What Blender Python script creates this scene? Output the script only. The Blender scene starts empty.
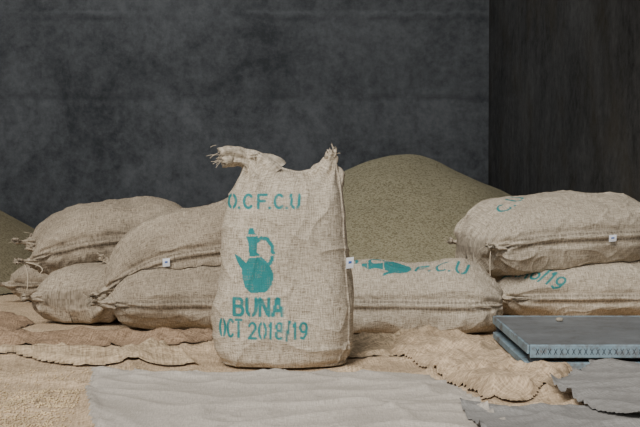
import bpy, math
import numpy as np
from mathutils import Vector, Matrix
from mathutils.bvhtree import BVHTree

# ------------------------------------------------------------------ noise
rng = np.random.RandomState(11)
PERM = rng.permutation(256); PERM = np.concatenate([PERM, PERM, PERM])
G = rng.normal(size=(256, 3)); G /= np.linalg.norm(G, axis=1)[:, None]
def perlin(x, y, z=0.0):
    x, y, z = np.broadcast_arrays(np.asarray(x, float), np.asarray(y, float), np.asarray(z, float))
    xi = np.floor(x).astype(int); yi = np.floor(y).astype(int); zi = np.floor(z).astype(int)
    xf, yf, zf = x - xi, y - yi, z - zi
    xi &= 255; yi &= 255; zi &= 255
    f = lambda t: t*t*t*(t*(t*6-15)+10)
    u, v, w = f(xf), f(yf), f(zf)
    r = 0
    for dx in (0, 1):
        for dy in (0, 1):
            for dz in (0, 1):
                h = PERM[PERM[PERM[xi+dx]+yi+dy]+zi+dz]
                g = G[h]
                d = g[..., 0]*(xf-dx)+g[..., 1]*(yf-dy)+g[..., 2]*(zf-dz)
                r = r + d*(u if dx else 1-u)*(v if dy else 1-v)*(w if dz else 1-w)
    return r*1.5
def ridge(x, y, z=0.0, k=2.0):
    return np.clip(1-np.abs(perlin(x, y, z))*2.2, 0, 1)**k
def sst(a, b, x):
    t = np.clip((x-a)/(b-a), 0, 1); return t*t*(3-2*t)
def sp(v, p): return np.sign(v)*np.abs(v)**p

# ------------------------------------------------------------------ materials
def newmat(name):
    m = bpy.data.materials.new(name); m.use_nodes = True
    nt = m.node_tree; b = nt.nodes['Principled BSDF']
    return m, nt, b
class NT:
    def __init__(s, nt): s.nt = nt
    def n(s, t, **k):
        nd = s.nt.nodes.new(t)
        for a, v in k.items(): setattr(nd, a, v)
        return nd
    def link(s, a, b): s.nt.links.new(a, b)
    def val(s, inp, v):
        if isinstance(v, bpy.types.NodeSocket): s.link(v, inp)
        else: inp.default_value = v
    def math(s, op, a, b=0.5, clamp=False):
        nd = s.n('ShaderNodeMath', operation=op); nd.use_clamp = clamp
        s.val(nd.inputs[0], a); s.val(nd.inputs[1], b); return nd.outputs[0]
    def noise(s, vec, scale, detail=3, rough=0.55, stretch=None, dist=0.0):
        if stretch:
            mp = s.n('ShaderNodeMapping'); s.link(vec, mp.inputs[0]); mp.inputs['Scale'].default_value = stretch; vec = mp.outputs[0]
        nd = s.n('ShaderNodeTexNoise'); s.link(vec, nd.inputs['Vector'])
        nd.inputs['Scale'].default_value = scale; nd.inputs['Detail'].default_value = detail
        nd.inputs['Roughness'].default_value = rough; nd.inputs['Distortion'].default_value = dist
        return nd.outputs[0]
    def ramp(s, fac, stops):
        nd = s.n('ShaderNodeValToRGB'); s.link(fac, nd.inputs[0])
        els = nd.color_ramp.elements
        while len(els) < len(stops): els.new(0.5)
        for e, (p, c) in zip(els, stops):
            e.position = p; e.color = (c[0], c[1], c[2], 1) if hasattr(c, '__len__') else (c, c, c, 1)
        return nd.outputs[0]
    def mix(s, fac, a, b, mode='MIX'):
        nd = s.n('ShaderNodeMix', data_type='RGBA', blend_type=mode)
        s.val(nd.inputs[0], fac)
        for i, v in ((6, a), (7, b)):
            if isinstance(v, bpy.types.NodeSocket): s.link(v, nd.inputs[i])
            else: nd.inputs[i].default_value = (v[0], v[1], v[2], 1)
        return nd.outputs[2]
    def bump(s, h, strength, dist, normal=None):
        nd = s.n('ShaderNodeBump'); s.link(h, nd.inputs['Height'])
        nd.inputs['Strength'].default_value = strength; nd.inputs['Distance'].default_value = dist
        if normal: s.link(normal, nd.inputs['Normal'])
        return nd.outputs[0]

def burlap(name, base, contrast=0.45, inkcol=(0.03, 0.205, 0.205), bump=0.8, thread=1.0, stain=0.5):
    dark = [base[0]*(1-contrast), base[1]*(1-contrast*1.05), base[2]*(1-contrast*1.12)]
    light = [min(.95, x*(1+contrast*.85)) for x in base]
    m, nt, b = newmat(name); T = NT(nt)
    uv = T.n('ShaderNodeUVMap'); uv.uv_map = 'UVMap'; uv = uv.outputs[0]
    ta = T.noise(uv, 1.0, 2, 0.6, (230*thread, 22*thread, 1))
    tb = T.noise(uv, 1.0, 2, 0.6, (22*thread, 230*thread, 1))
    tc_ = T.noise(uv, 170*thread, 2, 0.6)
    th = T.math('ADD', T.math('MULTIPLY', T.math('ADD', ta, tb), 0.36), T.math('MULTIPLY', tc_, 0.28))
    big = T.noise(uv, 3.0, 5, 0.6)
    mid = T.noise(uv, 22.0, 4, 0.65)
    c = T.mix(T.ramp(th, [(0.40, 0), (0.59, 1)]), dark, light)
    c = T.mix(T.ramp(mid, [(0.35, 0.0), (0.65, 0.30)]), c, base)
    c = T.mix(T.math('MULTIPLY', T.ramp(big, [(0.42, 0), (0.7, 1)]), stain), c, [x*0.72 for x in dark])
    at = T.n('ShaderNodeAttribute', attribute_name='seam')
    c = T.mix(T.math('MULTIPLY', at.outputs['Fac'], 0.65), c, [x*0.30 for x in dark])
    ai = T.n('ShaderNodeAttribute', attribute_name='ink')
    wear = T.ramp(T.math('ADD', T.math('MULTIPLY', th, 0.8), T.math('MULTIPLY', mid, 0.35)), [(0.40, 0.4), (0.56, 1)])
    c = T.mix(T.math('MULTIPLY', ai.outputs['Fac'], wear), c, inkcol)
    T.link(c, b.inputs['Base Color'])
    b.inputs['Roughness'].default_value = 0.95
    b.inputs['Specular IOR Level'].default_value = 0.10
    T.link(T.bump(th, bump, 0.006, T.bump(mid, 0.35, 0.006)), b.inputs['Normal'])
    return m
def plain(name, col, rough=0.8, noise_s=30, var=0.15, metal=0):
    m, nt, b = newmat(name); T = NT(nt)
    tc = T.n('ShaderNodeTexCoord')
    n = T.noise(tc.outputs['Object'], noise_s, 4)
    c = T.mix(T.ramp(n, [(0.3, 0), (0.7, 1)]), [x*(1-var) for x in col], [min(1, x*(1+var)) for x in col])
    T.link(c, b.inputs['Base Color']); b.inputs['Roughness'].default_value = rough; b.inputs['Metallic'].default_value = metal
    return m

M_SACK = burlap('burlap_sack', (0.47, 0.405, 0.315), .55, stain=0.22, bump=1.0)
M_SACK2 = burlap('burlap_sack_aged', (0.36, 0.30, 0.225), .58, stain=0.4, bump=1.0)
M_CLOTH = burlap('burlap_ground', (0.53, 0.40, 0.265), .48, thread=0.7, stain=0.35)
M_CLOTHB = burlap('burlap_brown', (0.31, 0.215, 0.14), .5, thread=0.7)
M_CLOTHY = burlap('burlap_yellow', (0.52, 0.40, 0.265), .55, bump=1.0, thread=0.5, stain=.35)
M_MAT = burlap('woven_grey_mat', (0.49, 0.44, 0.375), .25, bump=0.4, stain=0.2)
M_MATB = burlap('woven_blue_grey_mat', (0.28, 0.268, 0.25), .3, bump=0.4, stain=0.3)
M_TAG = plain('paper_tag', (0.75, 0.77, 0.8), 0.6, 60, 0.05)
M_TAGB = plain('tag_print_blue', (0.05, 0.12, 0.4), 0.6)
M_STR = plain('jute_string', (0.50, 0.42, 0.31), 0.9)

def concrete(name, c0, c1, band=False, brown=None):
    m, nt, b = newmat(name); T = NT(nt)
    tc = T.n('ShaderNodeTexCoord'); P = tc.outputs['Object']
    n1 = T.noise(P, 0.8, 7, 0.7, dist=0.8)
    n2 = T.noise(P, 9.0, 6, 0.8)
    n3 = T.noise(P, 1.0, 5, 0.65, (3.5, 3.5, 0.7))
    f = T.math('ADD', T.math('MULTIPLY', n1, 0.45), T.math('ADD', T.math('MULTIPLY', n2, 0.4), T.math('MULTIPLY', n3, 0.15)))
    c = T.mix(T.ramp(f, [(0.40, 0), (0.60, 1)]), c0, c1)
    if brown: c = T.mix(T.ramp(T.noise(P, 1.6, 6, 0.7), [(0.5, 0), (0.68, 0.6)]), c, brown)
    if band:
        sx = T.n('ShaderNodeSeparateXYZ'); T.link(P, sx.inputs[0]); z = sx.outputs[2]
        wob = T.math('MULTIPLY', T.math('SUBTRACT', T.noise(P, 3.0, 5, 0.7), 0.5), 0.16)
        zz = T.math('ADD', z, wob)
        def line(z0, w):
            return T.math('SUBTRACT', 1.0, T.math('DIVIDE', T.math('ABSOLUTE', T.math('SUBTRACT', zz, z0)), w), True)
        patch = T.ramp(T.noise(P, 1.3, 4, 0.6, (1, 1, 0.3)), [(0.4, 0.0), (0.6, 1)])
        c = T.mix(T.math('MULTIPLY', T.math('MULTIPLY', line(1.72, 0.06), patch), 0.45), c, [x*0.5 for x in c0])
        c = T.mix(T.math('MULTIPLY', T.math('MULTIPLY', line(2.78, 0.035), patch), 0.35), c, [x*1.4 for x in c1])
        c = T.mix(T.math('MULTIPLY', T.math('MULTIPLY', line(2.70, 0.05), patch), 0.35), c, [x*0.5 for x in c0])
        up = T.math('GREATER_THAN', zz, 1.74)
        c = T.mix(T.math('MULTIPLY', up, 0.15), c, [x*0.6 for x in c0])
    T.link(c, b.inputs['Base Color']); b.inputs['Roughness'].default_value = 0.92
    b.inputs['Specular IOR Level'].default_value = 0.2
    T.link(T.bump(n2, 0.45, 0.03), b.inputs['Normal'])
    return m
M_WALLB = concrete('concrete_back', (0.072, 0.075, 0.079), (0.20, 0.205, 0.21), band=True)
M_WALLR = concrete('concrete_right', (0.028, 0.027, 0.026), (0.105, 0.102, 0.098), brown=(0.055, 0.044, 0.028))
M_WALLO = concrete('concrete_plain', (0.20, 0.20, 0.20), (0.32, 0.32, 0.31))
M_FLOOR = concrete('concrete_floor', (0.10, 0.095, 0.09), (0.17, 0.16, 0.15))
M_YARD = concrete('yard_ground', (0.34, 0.31, 0.26), (0.46, 0.42, 0.36))  # unseen ground outside, kept pale to bounce extra light into the room

def grain(name, c0, c1, c2):
    m, nt, b = newmat(name); T = NT(nt)
    tc = T.n('ShaderNodeTexCoord'); P = tc.outputs['Object']
    v = T.n('ShaderNodeTexVoronoi'); T.link(P, v.inputs['Vector']); v.inputs['Scale'].default_value = 105
    wn = T.n('ShaderNodeSeparateColor'); T.link(v.outputs['Color'], wn.inputs[0])
    c = T.ramp(wn.outputs[0], [(0.0, c0), (0.35, c1), (1.0, c2)])
    big = T.noise(P, 1.2, 3, 0.5)
    c = T.mix(T.ramp(big, [(0.4, 0.0), (0.7, 0.15)]), c, c0)
    T.link(c, b.inputs['Base Color']); b.inputs['Roughness'].default_value = 0.9
    b.inputs['Specular IOR Level'].default_value = 0.15
    inv = T.math('SUBTRACT', 1.0, v.outputs['Distance'])
    T.link(T.bump(inv, 0.35, 0.004), b.inputs['Normal'])
    return m
M_GRAIN = grain('parchment_coffee', (0.165, 0.14, 0.08), (0.275, 0.242, 0.15), (0.36, 0.325, 0.215))
M_GRAIN2 = grain('parchment_coffee_brown', (0.12, 0.098, 0.055), (0.19, 0.158, 0.095), (0.25, 0.215, 0.135))

# ------------------------------------------------------------------ mesh assembly
class Build:
    def __init__(s): s.V = []; s.F = []; s.UV = []; s.I = []; s.S = []; s.M = []; s.n = 0
    def add(s, V, F, mat, UV=None, ink=None, seam=None):
        V = np.asarray(V, float).reshape(-1, 3); N = len(V)
        s.V.append(V); s.F += [tuple(int(i)+s.n for i in f) for f in F]; s.M += [mat]*len(F)
        s.UV.append(np.zeros((N, 2)) if UV is None else UV.reshape(-1, 2))
        s.I.append(np.zeros(N) if ink is None else ink.ravel()); s.S.append(np.zeros(N) if seam is None else seam.ravel())
        s.n += N
    def obj(s, name, mats, smooth=True):
        V = np.concatenate(s.V); me = bpy.data.meshes.new(name)
        me.from_pydata(V.tolist(), [], s.F)
        for m in mats: me.materials.append(m)
        me.polygons.foreach_set('material_index', s.M)
        me.polygons.foreach_set('use_smooth', [smooth]*len(s.F))
        li = np.zeros(len(me.loops), int); me.loops.foreach_get('vertex_index', li)
        uvl = me.uv_layers.new(name='UVMap'); uv = np.concatenate(s.UV)[li]
        uvl.data.foreach_set('uv', uv.ravel())
        for nm, arr in (('ink', s.I), ('seam', s.S)):
            a = me.attributes.new(nm, 'FLOAT', 'POINT'); a.data.foreach_set('value', np.concatenate(arr))
        me.update()
        o = bpy.data.objects.new(name, me); bpy.context.scene.collection.objects.link(o)
        return o
def gridfaces(nr, nc, flip=False):
    i, j = np.meshgrid(np.arange(nr-1), np.arange(nc-1), indexing='ij')
    a = (i*nc+j).ravel()
    f = np.stack([a, a+1, a+nc+1, a+nc], 1)
    return f[:, ::-1] if flip else f
def normals(P):
    du = np.gradient(P, axis=0); dv = np.gradient(P, axis=1)
    n = np.cross(du, dv); l = np.linalg.norm(n, axis=2, keepdims=True)
    n = n/np.maximum(l, 1e-9)
    c = P.mean((0, 1))
    if np.mean(np.sum(n*(P-c), 2)) < 0: n = -n
    return n
def tube(path, rad, seg=8, jag=0, squash=1.0, seed=0, crumple=0.0):
    path = np.asarray(path, float); n = len(path)
    tan = np.gradient(path, axis=0); tan /= np.linalg.norm(tan, axis=1)[:, None]
    up = np.array([0, 0, 1.0]) if abs(tan[0][2]) < 0.9 else np.array([0, 1.0, 0])
    V = []
    for i in range(n):
        a = np.cross(tan[i], up); a /= np.linalg.norm(a); b = np.cross(a, tan[i])
        for j in range(seg):
            th = 2*math.pi*j/seg
            r = rad[i]*(1+crumple*math.sin(th*5+seed)+0.6*crumple*math.sin(th*8+i*.5+seed*2))
            p = path[i]+(a*math.cos(th)+b*math.sin(th)*squash)*r
            if jag and i == n-1: p = p+tan[i]*jag*(math.sin(j*2.4+seed)+0.5*math.sin(j*5.1))
            V.append(p)
    F = []
    for i in range(n-1):
        for j in range(seg):
            k = (j+1) % seg
            F.append((i*seg+j, i*seg+k, (i+1)*seg+k, (i+1)*seg+j))
    return np.array(V), F
def bez(p0, p1, p2, n):
    t = np.linspace(0, 1, n)[:, None]
    return (1-t)**2*np.array(p0)+2*t*(1-t)*np.array(p1)+t*t*np.array(p2)
def ear(B, p0, p1, p2, r0=0.035, r1=0.014, r2=0.034, seed=0, mat=0, squash=0.6, fibres=8):
    n = 22; path = bez(p0, p1, p2, n); t = np.linspace(0, 1, n)
    rad = np.where(t < 0.6, r0+(r1-r0)*sst(0, 0.6, t), r1+(r2-r1)*sst(0.6, 1, t))
    path = path+0.006*np.stack([perlin(t*7, seed), perlin(t*7, seed+5.3), perlin(t*7, seed+9.1)], 1)*t[:, None]
    V, F = tube(path, rad, 36, jag=0.010, squash=squash, seed=seed, crumple=0.2)
    nb = len(V); V = np.concatenate([V, [path[-1]-(path[-1]-path[-4])*.3]])
    for j in range(36): F.append(((n-1)*36+j, (n-1)*36+(j+1) % 36, nb))
    uv = np.stack([np.repeat(t*0.1, 36), np.tile(np.arange(36)*0.005, n)], 1); uv = np.concatenate([uv, [[.1, .1]]])
    seam = np.zeros(len(V)); seam[-1] = 1
    B.add(V, F, mat, uv, None, seam)
    r = np.random.RandomState(int(seed*10)+5)
    end = path[-1]; d = path[-1]-path[-3]; d /= np.linalg.norm(d)
    for k in range(fibres):
        q = end+r.normal(size=3)*r2*0.5; e = d*r.uniform(.01, .03)+r.normal(size=3)*.010
        V, F = tube(bez(q-d*.01, q+e*.6, q+e+np.array([0, 0, -.006]), 6), [.0011]*6, 4); B.add(V, F, 3)
def tag(B, p, w=0.03, h=0.035, yaw=0.0, tilt=0.1):
    nu, nv = 6, 6
    u, v = np.meshgrid(np.linspace(-.5, .5, nu), np.linspace(-.5, .5, nv), indexing='ij')
    X = u*w; Y = -0.006*np.sin((v+.5)*2.0)-0.002; Z = v*h
    ca, sa = math.cos(yaw), math.sin(yaw)
    for off, sc, mt in ((0, 1, 1), (-0.0012, 0.42, 2)):
        x = X*sc; y = Y+off; z = Z*sc*(0.8 if mt == 2 else 1)
        P = np.stack([p[0]+x*ca-y*sa, p[1]+x*sa+y*ca, p[2]+z+x*tilt], 2)
        B.add(P, gridfaces(nu, nv), mt)

# ------------------------------------------------------------------ stencil printing
def arc(cx, cy, rx, ry, a0, a1, n=14):
    a = np.radians(np.linspace(a0, a1, n)); return list(zip(cx+rx*np.cos(a), cy+ry*np.sin(a)))
GL = {
 'O': ([arc(.5, .5, .5, .5, 0, 360, 26)], 1), '0': ([arc(.5, .5, .48, .5, 0, 360, 26)], 1),
 'C': ([arc(.55, .5, .55, .5, 48, 312, 22)], 0),
 'F': ([[(0, 0), (0, 1)], [(.22, 1), (1, 1)], [(.22, .52), (.8, .52)]], 0),
 'U': ([[(0, 1), (0, .4)]+arc(.5, .4, .5, .4, 180, 360, 12)+[(1, 1)]], 1),
 'B': ([[(0, 0), (0, 1)], [(.2, 1), (.6, 1)]+arc(.6, .77, .32, .23, 90, -90, 8)+[(.2, .54)], [(.6, .54)]+arc(.6, .27, .4, .27, 90, -90, 8)+[(.2, 0)]], 0),
 'N': ([[(0, 0), (0, 1)], [(.18, .92), (.82, .08)], [(1, 0), (1, 1)]], 0),
 'A': ([[(0, 0), (.42, 1)], [(.58, 1), (1, 0)], [(.32, .3), (.68, .3)]], 0),
 'T': ([[(.5, 0), (.5, .85)], [(0, 1), (1, 1)]], 0),
 '2': ([arc(.5, .7, .45, .3, 160, -20, 12)+[(.0, .0)], [(.15, 0), (1, 0)]], 0),
 '1': ([[(.5, 0), (.5, 1)], [(.1, .80), (.5, 1)]], 0),
 '8': ([arc(.5, .76, .42, .24, 0, 360, 18), arc(.5, .26, .5, .26, 0, 360, 18)], 0),
 '9': ([arc(.5, .7, .45, .3, 0, 360, 18), [(.95, .7), (.9, .3), (.5, .0), (.15, .05)]], 0),
 '/': ([[(.1, -.1), (.9, 1.1)]], 0), '.': ([[(.3, 0), (.35, 0)]], 0),
}
def text_mask(U, V, txt, x0, y0, h, w, sw, ang=0, gap=0.25, narrow='1./'):
    ca, sa = math.cos(ang), math.sin(ang)
    u = (U-x0)*ca+(V-y0)*sa; v = -(U-x0)*sa+(V-y0)*ca
    m = np.zeros_like(u); cx = 0.0
    for ch in txt:
        if ch == ' ': cx += w*0.55; continue
        strokes, st = GL[ch]
        cw = w*(0.55 if ch in narrow else 1)
        sel = (u > cx-sw*2) & (u < cx+cw+sw*2) & (v > -h*.3) & (v < h*1.3)
        if sel.any():
            uu = u[sel]; vv = v[sel]; d = np.full(uu.shape, 9.0)
            for s in strokes:
                for (ax, ay), (bx, by) in zip(s[:-1], s[1:]):
                    A = (cx+ax*cw, ay*h); Bq = (cx+bx*cw, by*h)
                    ex, ey = Bq[0]-A[0], Bq[1]-A[1]; L2 = ex*ex+ey*ey+1e-12
                    t = np.clip(((uu-A[0])*ex+(vv-A[1])*ey)/L2, 0, 1)
                    d = np.minimum(d, np.hypot(uu-A[0]-t*ex, vv-A[1]-t*ey))
            k = 1-sst(sw*.5-.0015, sw*.5+.0010, d)
            if st: k = k*sst(sw*.16, sw*.28, np.abs(uu-cx-cw*.5))
            m[sel] = np.maximum(m[sel], k)
        cx += cw+w*gap
    return m
POT = [(249,228),(253,228),(255,233),(258,237),(257,244),(257,252),(263,258),(270,265),(274,275),(272,285),(266,292),(251,293),(245,287),(242,277),(242,270),(237,262),(234,254),(240,257),(246,263),(249,257),(249,250),(248,242),(246,237),(248,233)]
def pot_mask(X, Y):
    px = np.array([p[0] for p in POT], float); py = np.array([p[1] for p in POT], float)
    ins = np.zeros(X.shape, bool); n = len(px); j = n-1
    for i in range(n):
        c = ((py[i] > Y) != (py[j] > Y)) & (X < (px[j]-px[i])*(Y-py[i])/(py[j]-py[i]+1e-9)+px[i])
        ins ^= c; j = i
    h = [(256,242),(261,238),(267,239),(272,246),(273,254),(271,262),(267,266)]
    d = np.full(X.shape, 99.0)
    for (ax, ay), (bx, by) in zip(h[:-1], h[1:]):
        ex, ey = bx-ax, by-ay; t = np.clip(((X-ax)*ex+(Y-ay)*ey)/(ex*ex+ey*ey), 0, 1)
        d = np.minimum(d, np.hypot(X-ax-t*ex, Y-ay-t*ey))
    m = np.where(ins | (d < 1.9), 1.0, 0.0)
    m *= (np.abs(Y-(235.5)) > 0.7)
    m *= 1-((np.abs(Y-257+ (X-252)*.1) < 0.7) & (X > 246))
    return m

# ------------------------------------------------------------------ lying sack
BVHS = {}
def lying_sack(name, L, W, T, loc, yaw=0, tilt=0, roll=0, seed=0, nu=190, nv=230, supports=(), ink=None, droop=(0, 0),
               ears=((-1, -1), (-1, 1)), tags=(), mat=None, ear_len=0.07, earopts=None, strings=(), endc=0.02, endp=4.5, zfl=.40):
    B = Build()
    s = np.linspace(-1, 1, nu); t = np.sin(s*math.pi/2)*0.5+s*0.5
    th = np.linspace(-math.pi/2, 1.5*math.pi, nv)
    Tt, TH = np.meshgrid(t, th, indexing='ij')
    c, sn = np.cos(TH), np.sin(TH); at = np.abs(Tt)
    a = W/2*(1-0.05*at**3-np.where(Tt > 0, 0.20, 0.08)*at**9)
    b = T/2*np.maximum(1-at**endp, 0)**0.55*(1+0.10*perlin(Tt*1.6, seed*3.7))
    y = a*sp(c, 0.88); z = b*sp(sn, 0.86)
    x = L/2*Tt-np.sign(Tt)*L/2*endc*(1-np.clip(y/a, -1, 1)**2)*at**5
    R = (W+T)/4*1.05
    U = x.copy(); Vv = -(TH-math.pi/2)*R
    P = np.stack([x, y, z], 2); N = normals(P)
    o = seed*13.7
    w1 = 0.12*perlin(x*4+o, y*4, z*4+1)
    side = sst(0.0, 0.25, np.abs(sn))
    d = 0.040*perlin(x*3.0+o, y*3.0, z*3.0)+0.014*perlin(x*6.5+o, y*6.5, z*6.5+3)
    d += 0.012*(ridge((x+w1)*2.4+o, (Vv+w1)*7, o, 2)-0.3)*side
    d += 0.0045*(ridge((x+w1)*9+o, (Vv-w1)*9, o+4, 3)-0.2)*side
    d += 0.0018*perlin(x*26+o, y*26, z*26)
    for ex in (-1, 1):
        for ey in (-1, 1):
            dx = x-ex*L/2; dy = y-ey*W/2; dz = z
            r = np.sqrt(dx*dx+dy*dy+dz*dz)
            ph = np.arctan2(dz, -ey*dy+1e-6)+0.5*np.arctan2(dy*-ey, -dx*ex+1e-6)
            amp = 0.015 if (ex, ey) in ears else 0.008
            d += amp*np.sin(ph*8+seed+2*perlin(x*5, y*5, o))*np.exp(-r/0.17)*sst(0.0, 0.08, r)
    endq = np.exp(-(1-at)/0.10)
    d += 0.005*endq*np.sin(y*2*math.pi/0.06+3*perlin(y*6, o))*np.sign(sn)*sst(0, .05, 1-at)
    seamF = np.exp(-((TH-math.pi)/0.03)**2)+np.exp(-((TH)/0.03)**2)
    d += 0.006*seamF-0.008*np.exp(-((np.abs(TH-math.pi)-0.11)/0.07)**2)
    d *= sst(0, 0.03, 1-at)*0.9+0.1
    P = P+N*d[..., None]
    zl = -T*zfl; k = 0.018
    P[..., 2] = zl+k*np.logaddexp(0, (P[..., 2]-zl)/k)
    P[..., 2] -= droop[0]*np.maximum(-P[..., 0]/(L/2), 0)**2+droop[1]*np.maximum(P[..., 0]/(L/2), 0)**2
    Rm = np.array((Matrix.Rotation(yaw, 3, 'Z') @ Matrix.Rotation(tilt, 3, 'Y') @ Matrix.Rotation(roll, 3, 'X')))
    P = P@Rm.T+np.array(loc)
    flat = P.reshape(-1, 3)
    if supports:
        for i in range(len(flat)):
            p = flat[i]
            for sname in supports:
                hit = BVHS[sname].ray_cast(Vector((p[0], p[1], 3)), Vector((0, 0, -1)))
                if hit[0] is not None and p[2] < hit[0].z+0.006: p[2] = hit[0].z+0.006
    flat[:, 2] = np.maximum(flat[:, 2], 0.026)
    P = flat.reshape(P.shape)
    F = gridfaces(nu, nv)
    inkv = ink(U, Vv) if ink else None
    if inkv is not None: inkv = inkv*(sn > -0.6)
    stitch = (np.sin(U*2*math.pi/0.02) > -0.2)
    seamv = np.clip(np.exp(-((np.abs(TH-math.pi)-0.055)/0.022)**2)*(0.5+0.5*stitch), 0, 1)
    seamv = np.maximum(seamv, np.exp(-((1-at)/0.02)**2)*0.5)
    B.add(P, F, 0, np.stack([U+o, Vv], 2), inkv, seamv)
    BVHS[name] = BVHTree.FromPolygons([tuple(p) for p in P.reshape(-1, 3)[:]], [tuple(int(q) for q in f) for f in F])
    def corner(ex, ey):
        i = 0 if ex < 0 else nu-1
        j = int(np.argmin(np.abs(th-(math.pi if ey < 0 else 0)))); return P[i, j]
    xa = Rm@np.array([1, 0, 0]); ya = Rm@np.array([0, 1, 0]); pts = []
    for q, (ex, ey) in enumerate(ears):
        cpt = corner(ex, ey); dr = xa*ex*0.8+ya*ey*0.5
        dr = dr/np.linalg.norm(dr); le = ear_len
        zz = (earopts or {}).get((ex, ey), 0.2)
        p0 = cpt-dr*0.045; p1 = cpt+dr*le*0.4; p2 = cpt+dr*le+np.array([0, 0, le*zz])
        ear(B, p0, p1, p2, 0.045, 0.016, 0.028, seed+q*2.1, 0, fibres=4)
        pts.append(cpt+dr*le*.55+np.array([0, 0, le*zz*.3]))
    for tt, w, h in tags:
        i = int(np.argmin(np.abs(t-tt))); j = int(np.argmin(np.abs(th-math.pi)))
        tag(B, P[i, j]+np.array([0, -0.003, -0.008]), w, h, yaw=0.1*math.sin(seed))
    for (q, dx, dz) in strings:
        p0 = pts[q]
        V, F2 = tube(bez(p0, p0+np.array([dx*1.5, -.03, dz*.3]), p0+np.array([dx, -.04, dz]), 14), [0.0026]*14, 6); B.add(V, F2, 3)
    return B.obj(name, [mat or M_SACK2, M_TAG, M_TAGB, M_STR])

R = math.radians
# bottom layer
lying_sack('coffee_sack', 0.90, 0.56, 0.38, (-0.62, 6.34, 0.165), yaw=R(3), seed=1, ear_len=0.07)
lying_sack('coffee_sack.001', 0.88, 0.46, 0.35, (-1.19, 6.84, 0.155), yaw=R(76), seed=2, ears=((-1, 1), (-1, -1)), ear_len=0.05)
lying_sack('coffee_sack.002', 0.80, 0.50, 0.28, (-1.48, 7.74, 0.125), yaw=R(-3), seed=3, ear_len=0.08)
def inkF(U, V):
    m = text_mask(U, V, 'O', -0.30, -0.12, 0.085, 0.065, 0.016, R(-5))
    m = np.maximum(m, text_mask(U, V, 'F.C.U', 0.055, -0.155, 0.085, 0.048, 0.014, R(-14), 0.25))
    x = (U+0.08)/0.0038; y = (V+0.10)/0.0046
    return np.maximum(m, pot_mask(258+y, 262+x))
lying_sack('coffee_sack.003', 0.96, 0.58, 0.40, (0.42, 6.30, 0.165), yaw=R(-2), seed=4, nu=300, nv=330, ink=inkF, mat=M_SACK)
def inkH(U, V):
    return text_mask(U, V, '2018/19', -0.45, -0.12, 0.085, 0.045, 0.014, R(-42), 0.3)
lying_sack('coffee_sack.004', 0.98, 0.60, 0.35, (1.42, 6.80, 0.15), yaw=R(3), seed=5, nu=300, nv=330, ink=inkH, mat=M_SACK)
# upper layer
lying_sack('coffee_sack.005', 0.88, 0.54, 0.39, (-0.66, 6.40, 0.445), yaw=R(4), tilt=R(-8), roll=R(9), seed=6, supports=('coffee_sack', 'coffee_sack.001'),
           droop=(0.12, 0.03), tags=((-0.28, 0.035, 0.04),), ear_len=0.07, earopts={(-1, 1): 0.5, (-1, -1): -0.2})
lying_sack('coffee_sack.006', 0.90, 0.52, 0.38, (-1.15, 7.00, 0.455), yaw=R(6), tilt=R(-3), roll=R(4), seed=7, supports=('coffee_sack', 'coffee_sack.001', 'coffee_sack.005'),
           droop=(0.09, 0.03), ear_len=0.07, strings=((0, 0.03, -0.15), (0, 0.10, -0.06)))
lying_sack('coffee_sack.007', 0.82, 0.5, 0.30, (-1.36, 7.72, 0.43), yaw=R(2), tilt=R(-2), seed=8, supports=('coffee_sack.002', 'coffee_sack.001', 'coffee_sack.006'), droop=(0.03, 0.02))
def inkG(U, V):
    return text_mask(U, V, 'C.U', -0.40, -0.12, 0.08, 0.05, 0.014, R(25), 0.3)
lying_sack('coffee_sack.008', 1.04, 0.60, 0.46, (1.33, 6.82, 0.470), yaw=R(15), tilt=R(-1), seed=9, nu=300, nv=330, supports=('coffee_sack.004', 'coffee_sack.003'), ink=inkG,
           droop=(0.04, 0.0), tags=((0.25, 0.04, 0.035),), mat=M_SACK, ear_len=0.04, endc=-0.10, endp=5.0, zfl=.44, strings=((0, -0.01, -0.16),))

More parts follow.
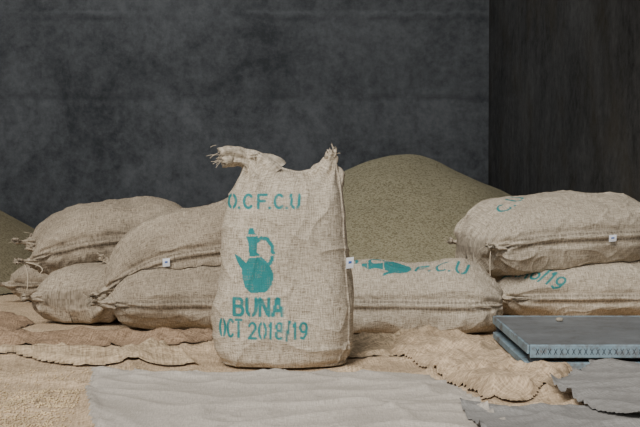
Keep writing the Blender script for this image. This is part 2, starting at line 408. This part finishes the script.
# ------------------------------------------------------------------ standing sack
def standing_sack():
    B = Build()
    nt_, nv = 340, 480
    zz = np.array([0.026, 0.04, 0.07, 0.14, 0.284, 0.49, 0.63, 0.70, 0.765, 0.80, 0.825, 0.845, 0.865])
    XL = np.array([-.398, -.424, -.434, -.437, -.425, -.410, -.396, -.380, -.354, -.332, -.314, -.304, -.297])
    XR = np.array([.112, .130, .138, .140, .134, .122, .113, .108, .103, .096, .084, .070, .060])
    BB = np.array([.165, .190, .200, .21, .21, .185, .17, .150, .112, .078, .044, .018, .009])
    ncap = 14
    zr = np.linspace(0.026, 0.865, nt_-ncap)
    fz = np.concatenate([np.full(ncap, 0.026), zr]); fr = np.concatenate([np.linspace(0.02, 0.97, ncap), np.ones(nt_-ncap)])
    def smooth(a):
        k = np.ones(11)/11; q = np.interp(fz, zz, a); qq = q.copy(); r = np.convolve(np.pad(q[ncap:], 5, 'edge'), k, 'valid'); qq[ncap:] = r; qq[:ncap] = r[0]; return qq
    l, r_, bb = smooth(XL), smooth(XR), smooth(BB)
    ph = np.linspace(-math.pi/2, 1.5*math.pi, nv)
    Zf, PH = np.meshgrid(fz, ph, indexing='ij')
    a = ((r_-l)/2*fr)[:, None]; xc = ((r_+l)/2)[:, None]; b = (bb*fr)[:, None]
    X = xc+a*sp(np.cos(PH), 0.74); Y = -b*sp(np.sin(PH), 0.66)
    u = (X-xc)/np.maximum(a, 1e-3)
    rim = 0.888-0.068*sst(-0.75, -0.05, u)+0.035*sst(0.40, 0.85, u)-.010*np.sin(u*9)*sst(-.4, 0, u)*.5
    top = sst(0.70, 0.865, Zf)
    Z = Zf+(rim-0.865)*top
    P = np.stack([X, Y, Z], 2); N = normals(P); s = np.sin(PH)
    w1 = 0.10*perlin(X*4, Y*4, Z*4+7)
    d = 0.022*perlin(X*3.1+4, Y*3, Z*2.6)+0.012*perlin(X*6, Y*6, Z*5+9)
    d += 0.006*(ridge((X+w1)*6, (Z+w1)*1.8, 4.4, 3)-.25)
    d += 0.006*(ridge((X-w1)*4+(Z)*3, (Z+w1)*6-X*3, 14.4, 4)-.2)
    d += 0.0016*perlin(X*30, Y*30, Z*24)
    for (cx, cz, amp) in ((-.30, .86, .017), (.065, .85, .015)):
        rr = np.hypot(X-cx, Z-cz); an = np.arctan2(Z-cz, X-cx)
        d += amp*np.sin(an*10+2*perlin(X*6, Z*6, 1))*np.exp(-rr/.12)*sst(0, .04, rr)
    d += 0.012*(ridge(X*2.5, Z*11+perlin(X*3, 1.0), 7.7, 2)-.3)*(1-sst(.05, .24, Z))
    seamph = 0.42
    seam = np.exp(-((PH-seamph)/0.02)**2)*(Zf > .03)
    d += 0.006*seam-0.007*np.exp(-((PH-seamph+0.10)/0.05)**2)
    cap = (np.arange(nt_) < ncap)[:, None]
    d = d*np.where(cap, 0, 1)*(1-0.75*sst(.83, .865, Zf))
    P = P+N*d[..., None]
    P[..., 2] = np.maximum(P[..., 2], 0.026)
    k = 0.004
    px = 320+P[..., 0]/k; py = 170+(0.82-P[..., 2])/k
    def tm(txt, x0, y0, h, w, sw, ang, gap): return text_mask(px*k, -py*k, txt, x0*k, -y0*k, h*k, w*k, sw*k, ang, gap)
    ink = tm('O.C F.C.U', 227, 208, 13, 8.0, 3.0, 0.0, .26)
    ink = np.maximum(ink, tm('BUNA', 234, 315, 16.5, 9.0, 3.7, 0, .45))
    ink = np.maximum(ink, tm('OCT', 219, 337, 17, 5.6, 2.8, 0, .48))
    ink = np.maximum(ink, tm('2018/19', 249, 338, 15.5, 7.0, 2.7, 0, .44))
    ink = np.maximum(ink, pot_mask(px, py))
    ink = ink*(s > 0.15)
    stitch = np.exp(-((PH-seamph+0.05)/0.022)**2)*(0.45+0.55*(np.sin(Zf*2*math.pi/0.018) > -0.3))
    stitch = np.maximum(stitch, 0.5*np.exp(-((Zf-.85)/.006)**2))
    arcv = np.interp(PH, ph, np.cumsum(np.concatenate([[0], np.linalg.norm(np.diff(P[nt_//2], axis=0), axis=1)])))
    F = gridfaces(nt_, nv)
    P = P+np.array([0, 5.17, 0])
    B.add(P, F, 0, np.stack([arcv, Z], 2), ink, stitch)
    ear(B, (-0.225, 5.17, 0.79), (-0.29, 5.16, 0.895), (-0.400, 5.12, 0.872), 0.080, 0.032, 0.036, 1.3, squash=1.05, fibres=22)
    ear(B, (-0.27, 5.17, 0.83), (-0.285, 5.15, 0.875), (-0.258, 5.13, 0.880), 0.045, 0.026, 0.022, 4.3, fibres=3)
    ear(B, (0.020, 5.17, 0.78), (0.045, 5.16, 0.86), (0.050, 5.14, 0.900), 0.070, 0.026, 0.018, 2.2, squash=0.6, fibres=12)
    j = int(np.argmin(np.abs(ph-seamph))); i = int(np.argmin(np.abs(fz-0.445)))
    tag(B, P[i, j]+np.array([0.012, -0.008, 0]), 0.032, 0.045, yaw=0.3, tilt=0.1)
    return B.obj('standing_coffee_sack', [M_SACK, M_TAG, M_TAGB, M_STR])
standing_sack()

# ------------------------------------------------------------------ ground cloths
def calm(x, y):
    k = 1-sst(5.85, 6.1, y)
    k = k*(1-0.9*np.exp(-(((x+.15)/.38)**4+((y-5.16)/.28)**4)))
    k = k*(1-0.88*np.exp(-(((x-1.4)/.74)**6+((y-5.5)/.66)**6)))
    return k
def ground_h(x, y):
    wx = x+0.25*perlin(x*1.5, y*1.5, 3); wy = y+0.2*perlin(x*1.5, y*1.5, 8)
    h = 0.034*ridge(wx*1.3, wy*2.6, 1.1, 4)+0.018*ridge(wx*3.0, wy*4.5, 5.2, 3)+0.010*perlin(x*3, y*3, 2)+0.004*perlin(x*14, y*14, 6)
    return 0.014+np.maximum(h, -0.008)*calm(x, y)
def inpoly(x, y, poly):
    ins = np.zeros(x.shape, bool); j = len(poly)-1
    for i in range(len(poly)):
        xi, yi = poly[i]; xj, yj = poly[j]
        ins ^= ((yi > y) != (yj > y)) & (x < (xj-xi)*(y-yi)/(yj-yi+1e-12)+xi); j = i
    return ins
def edgedist(x, y, poly):
    d = np.full(x.shape, 9.0); j = len(poly)-1
    for i in range(len(poly)):
        ax, ay = poly[j]; ex, ey = poly[i][0]-ax, poly[i][1]-ay
        t = np.clip(((x-ax)*ex+(y-ay)*ey)/(ex*ex+ey*ey), 0, 1)
        d = np.minimum(d, np.hypot(x-ax-t*ex, y-ay-t*ey)); j = i
    return d
def cloth(name, poly, step, mat, own, off, wob=0.03, uvrot=0.0, base=True, fray=0.006, clipf=None):
    xs = [p[0] for p in poly]; ys = [p[1] for p in poly]
    gx = np.arange(min(xs)-.1, max(xs)+.1, step); gy = np.arange(min(ys)-.1, max(ys)+.1, step)
    X, Y = np.meshgrid(gx, gy, indexing='ij')
    qx = X+wob*perlin(X*3, Y*3, off*91)+fray*perlin(X*40, Y*40, 1); qy = Y+wob*perlin(X*3+7, Y*3, off*57)+fray*perlin(X*40, Y*40, 4)
    ins = inpoly(qx, qy, poly); ed = edgedist(qx, qy, poly)
    if clipf is not None: ins &= clipf(X, Y)
    Z = (ground_h(X, Y) if base else 0)+off+own(X, Y)*sst(0, 0.05, ed)
    F = gridfaces(len(gx), len(gy), True)
    keep = ins.ravel()[F].all(1); F = F[keep]
    used = np.unique(F); remap = -np.ones(X.size, int); remap[used] = np.arange(len(used))
    V = np.stack([X, Y, Z], 2).reshape(-1, 3)[used]; F = remap[F]
    ca, sa = math.cos(uvrot), math.sin(uvrot)
    UV = np.stack([V[:, 0]*ca+V[:, 1]*sa, -V[:, 0]*sa+V[:, 1]*ca], 1)
    hem = np.exp(-((ed.ravel()[used]-0.012)/0.005)**2)*0.5
    B = Build(); B.add(V, F[:, ::-1], 0, UV, None, hem)
    return B.obj(name, [mat])
zero = lambda x, y: 0*x
cloth('burlap_ground_cloth', [(-3.2, 8.1), (1.98, 8.0), (1.98, 3.2), (-0.6, 3.2), (-1.12, 3.95), (-1.35, 4.20), (-3.2, 4.3)], 0.014, M_CLOTH, zero, 0.0, uvrot=.1)
def low(x, y): return 0.010*ridge(x*1.6+.3*perlin(x*2, y*2, 4), y*2.2, 9.1, 4)+0.002*perlin(x*9, y*9, 2)+0.004-0.55*(ground_h(x, y)-.014)
cloth('woven_floor_mat', [(-.89, 4.76), (-.2, 4.78), (.41, 4.76), (.50, 4.4), (.57, 3.9), (.6, 3.4), (-.62, 3.4), (-.80, 4.2)], 0.010, M_MAT, low, 0.026, wob=0.02, uvrot=.05)
cloth('woven_floor_mat.001', [(.80, 4.38), (1.06, 4.84), (1.9, 4.88), (1.9, 3.82), (.96, 3.78), (.86, 3.92)], 0.010, M_MATB, low, 0.046, wob=0.02, uvrot=.6)
cloth('woven_floor_mat.002', [(.46, 4.10), (.95, 4.06), (1.9, 3.8), (1.9, 3.4), (.46, 3.4)], 0.012, M_MATB, low, 0.030, wob=0.03, uvrot=.2)
def crump(a, sx, sy, z0, base=0.3):
    def f(x, y):
        wx = x+.10*perlin(x*4, y*4, z0)+.04*perlin(x*11, y*11, z0); wy = y+.10*perlin(x*4+3, y*4, z0)
        return a*(base+ridge(wx*sx, wy*sy, z0, 2.2)*.8+.40*ridge(wx*sx*2.3, wy*sy*2.1, z0+4, 2)+.15*perlin(x*9, y*9, z0))*1.0
    return f
cloth('crumpled_burlap_cloth', [(.30, 5.72), (.62, 5.82), (.76, 5.86), (.78, 5.5), (.78, 5.2), (.84, 4.92), (.98, 4.85), (.84, 4.45), (.70, 4.2), (.56, 4.3), (.44, 4.9), (.30, 5.2)], 0.009, M_CLOTH, crump(.044, 2.6, 3.4, 3.3), 0.008, wob=.06, uvrot=.8,
      clipf=lambda X, Y: (X < .785) | (Y < 4.92))
cloth('crumpled_burlap_cloth.001', [(-2.2, 5.98), (-1.4, 6.00), (-1.05, 5.92), (-.5, 5.88), (-.38, 5.76), (-.6, 5.66), (-1.0, 5.66), (-1.5, 5.64), (-2.2, 5.66)], 0.010, M_CLOTHB, crump(.026, 1.8, 3.9, 7.7), 0.008, wob=.05, uvrot=-.3)
cloth('crumpled_burlap_cloth.002', [(-.08, 5.50), (.0, 5.80), (.45, 5.82), (.62, 5.7), (.5, 5.35), (.2, 5.2)], 0.010, M_CLOTHY, crump(.020, 2.2, 3.6, 12.7), 0.007, wob=.05, uvrot=.4)
cloth('crumpled_burlap_cloth.003', [(-2.0, 5.50), (-1.2, 5.55), (-.62, 5.45), (-.5, 5.05), (-.95, 5.0), (-1.3, 5.1), (-2.0, 5.0)], 0.010, M_CLOTHY, crump(.026, 1.8, 3.4, 17.7), 0.010, wob=.08, uvrot=.2)
cloth('crumpled_burlap_cloth.004', [(-2.5, 7.0), (-1.75, 7.0), (-1.5, 6.5), (-1.5, 6.15), (-2.5, 6.2)], 0.012, M_CLOTHB, crump(.024, 2.0, 3.0, 21.7), 0.006, wob=.05, uvrot=.2)

def beans():
    r = np.random.RandomState(3); B = Build(); n = 2600
    th = np.linspace(0, 2*math.pi, 7)[:-1]
    for i in range(n):
        if r.rand() < .75: x = r.normal(-.98, .13); y = r.uniform(3.75, 4.5)
        else: x = r.uniform(-1.6, -.6); y = r.uniform(3.7, 4.95)
        if x > -.89+(4.8-y)*.12 and y < 4.86: continue
        a = r.uniform(0, 6.28); s = r.uniform(.7, 1.05)
        h = float(ground_h(np.array([x]), np.array([y]))[0])
        V = []
        for zz, rr in ((.0, .7), (.0025, 1.0), (.0045, .6)):
            for q in th:
                lx = math.cos(q)*.0050*rr*s; ly = math.sin(q)*.0034*rr*s
                V.append((x+lx*math.cos(a)-ly*math.sin(a), y+lx*math.sin(a)+ly*math.cos(a), h+.001+zz))
        F = []
        for k in (0, 6):
            for j in range(6): F.append((k+j, k+(j+1) % 6, k+6+(j+1) % 6, k+6+j))
        F.append(tuple(range(12, 18)))
        B.add(V, F, 0)
    B.obj('scattered_coffee_beans', [plain('bean_skin', (.60, .46, .27), .8, 12, .3)])
beans()

# ------------------------------------------------------------------ grain piles
def pile(name, cx, cy, h, slope, xr, yr, mat, seed, rnd=0.18):
    gx = np.arange(*xr, .02); gy = np.arange(*yr, .02)
    X, Y = np.meshgrid(gx, gy, indexing='ij')
    r = np.hypot(X-cx, (Y-cy)); r = np.sqrt(r*r+rnd*rnd)-rnd
    r = r*(1+.08*perlin(X*1.1, Y*1.1, seed))
    Z = h-slope*r+.03*perlin(X*2.2, Y*2.2, seed)+.010*perlin(X*6, Y*6, seed)+.0025*perlin(X*25, Y*25, seed)
    Z = 0.016+0.03*np.logaddexp(0, (Z-0.016)/0.03)*1.0
    F = gridfaces(len(gx), len(gy), True); V = np.stack([X, Y, Z], 2).reshape(-1, 3)
    keep = (Z.ravel()[F].max(1) > .026); F = F[keep]; used = np.unique(F); rm = -np.ones(X.size, int); rm[used] = np.arange(len(used))
    B = Build(); B.add(V[used], rm[F][:, ::-1], 0); return B.obj(name, [mat])
pile('coffee_bean_pile', 0.61, 9.6, 0.945, 0.56, (-1.6, 2.08), (8.0, 12.0), M_GRAIN, 2.2, .32)
pile('coffee_bean_pile.001', -3.35, 9.3, 0.90, 0.60, (-5.2, -1.95), (7.75, 11.5), M_GRAIN2, 6.2, .3)

# ------------------------------------------------------------------ platform scale
def boxobj(name, x0, x1, y0, y1, z0, z1, mat, parent, bev=.004):
    me = bpy.data.meshes.new(name)
    V = [(x, y, z) for x in (x0, x1) for y in (y0, y1) for z in (z0, z1)]
    F = [(0, 1, 3, 2), (4, 6, 7, 5), (0, 4, 5, 1), (2, 3, 7, 6), (0, 2, 6, 4), (1, 5, 7, 3)]
    me.from_pydata(V, [], F); me.materials.append(mat); o = bpy.data.objects.new(name, me)
    bpy.context.scene.collection.objects.link(o)
    if bev:
        b = o.modifiers.new('bev', 'BEVEL'); b.width = bev; b.segments = 2
    if parent: o.parent = parent
    return o
def painted(name, c, rust=(.10, .06, .04), amt=.5, rough=.5):
    m, nt, b = newmat(name); T = NT(nt)
    P = T.n('ShaderNodeTexCoord').outputs['Object']
    n = T.noise(P, 14, 6, .7); n2 = T.noise(P, 60, 4, .7)
    f = T.math('ADD', T.math('MULTIPLY', n, .6), T.math('MULTIPLY', n2, .4))
    col = T.mix(T.ramp(f, [(.48, 0), (.60, amt)]), c, rust)
    col = T.mix(T.ramp(T.noise(P, 5, 5, .7), [(.45, 0), (.75, .5)]), col, [min(1, x*1.6+.03) for x in c])
    T.link(col, b.inputs['Base Color']); b.inputs['Roughness'].default_value = rough
    T.link(T.bump(f, .3, .004), b.inputs['Normal']); return m
M_PLATE = painted('worn_steel_plate', (.145, .155, .16), (.06, .05, .045), .55, .55)
M_BLUE = painted('blue_paint', (.19, .27, .31), (.10, .07, .055), .9, .6)
M_DARK = painted('dark_iron', (.025, .03, .035), (.04, .025, .02), .5, .6)
sc = bpy.data.objects.new('platform_scale', None); bpy.context.scene.collection.objects.link(sc)
x0, x1, y0, y1 = .835, 1.74, 4.96, 5.93; dz = .004
boxobj('top_plate', x0, x1, y0, y1, .110+dz, .120+dz, M_PLATE, sc, .003)
boxobj('plate_rim_front', x0, x1, y0-.012, y0-.001, .068+dz, .122+dz, M_BLUE, sc)
boxobj('plate_rim_back', x0, x1, y1+.001, y1+.012, .068+dz, .122+dz, M_BLUE, sc)
boxobj('plate_rim_left', x0-.012, x0-.001, y0-.012, y1+.012, .084+dz, .122+dz, M_BLUE, sc)
boxobj('plate_rim_right', x1+.001, x1+.012, y0-.012, y1+.012, .084+dz, .122+dz, M_BLUE, sc)
boxobj('inner_frame', x0+.05, x1-.05, y0+.03, y1-.03, .066+dz, .108+dz, M_DARK, sc)
boxobj('base_rail_front', x0+.0, x1, y0-.010, y0+.03, .024, .054, M_BLUE, sc)
boxobj('base_rail_back', x0, x1, y1-.03, y1, .024, .052, M_BLUE, sc)
boxobj('base_rail_left', x0-.016, x0+.028, y0+.032, y1-.032, .024, .054, M_BLUE, sc)
boxobj('base_rail_right', x1-.028, x1+.016, y0+.032, y1-.032, .024, .054, M_BLUE, sc)
for i, (a, b_) in enumerate([(x0+.002, y0+.001), (x1-.052, y0+.001), (x0+.002, y1-.051), (x1-.052, y1-.051)]):
    boxobj('foot_%d' % (i+1), a, a+.05, b_, b_+.05, .016, .085+dz, M_DARK, sc)
Bz = Build(); xx = x0+.03
while xx < x1-.03:
    for sgn in (-1, 1):
        p = [(xx-.006*sgn, y0-.0125, .082+dz), (xx+.006*sgn, y0-.0125, .106+dz)]
        V, F = tube(np.array(p), [.0013, .0013], 6); Bz.add(V, F, 0)
    xx += .024
z = Bz.obj('rim_relief', [M_DARK]); z.parent = sc
u, v = np.meshgrid(np.linspace(0, 2*math.pi, 17), np.linspace(0, math.pi, 10), indexing='ij')
rr = 1+.25*perlin(np.cos(u)*2, np.sin(u)*2, v)
Pq = np.stack([1.10+.018*rr*np.cos(u)*np.sin(v), 5.72+.014*rr*np.sin(u)*np.sin(v), .134+.010*np.cos(v)], 2)
Bp = Build(); Bp.add(Pq, gridfaces(17, 10), 0); Bp.obj('small_stone', [plain('stone', (.3, .26, .2))])

# ------------------------------------------------------------------ room shell
def wall(name, *a, mat): return boxobj(name, *a, mat, None, 0)
H = 6.5
wall('floor', -7, 2.3, 2.6, 15.9, -.2, 0, mat=M_FLOOR)
wall('yard_ground', -25, 20, -30, 2.6, -.3, -.04, mat=M_YARD)
wall('wall_back', -7, 2.1, 15.6, 15.9, 0, H, mat=M_WALLB)
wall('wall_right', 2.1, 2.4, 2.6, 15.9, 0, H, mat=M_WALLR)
wall('wall_left', -7.3, -7, 2.6, 15.9, 0, H, mat=M_WALLO)
wall('ceiling', -7.3, 2.4, 2.6, 15.9, H, H+.2, mat=M_WALLO)

# ------------------------------------------------------------------ light
w = bpy.data.worlds.new('overcast'); bpy.context.scene.world = w; w.use_nodes = True
bg = w.node_tree.nodes['Background']; bg.inputs[0].default_value = (.97, .98, 1.0, 1); bg.inputs[1].default_value = 1.05
sl = bpy.data.lights.new('soft_sun', 'SUN'); sl.energy = 3.2; sl.angle = R(26); sl.color = (1, .98, .95)
so = bpy.data.objects.new('soft_sun', sl); bpy.context.scene.collection.objects.link(so)
so.rotation_euler = Vector((0.45, 1.0, -1.02)).to_track_quat('-Z', 'Y').to_euler()
al = bpy.data.lights.new('back_wall_fill', 'AREA'); al.shape = 'RECTANGLE'; al.size = 6; al.size_y = 2; al.energy = 290; al.color = (.95, .98, 1)  # added fill light to brighten the back wall; not a real fixture
ao = bpy.data.objects.new('back_wall_fill', al); bpy.context.scene.collection.objects.link(ao)
ao.location = (-2.0, 10.5, 6.3); ao.rotation_euler = Vector((0.0, 0.8, -0.8)).to_track_quat('-Z', 'Y').to_euler()

cam = bpy.data.cameras.new('camera'); cam.lens = 1250/640*36; cam.sensor_width = 36
co = bpy.data.objects.new('camera', cam); bpy.context.scene.collection.objects.link(co)
co.location = (0, 0, .82); co.rotation_euler = (R(90)-math.atan(43.5/1250), 0, 0)
bpy.context.scene.camera = co
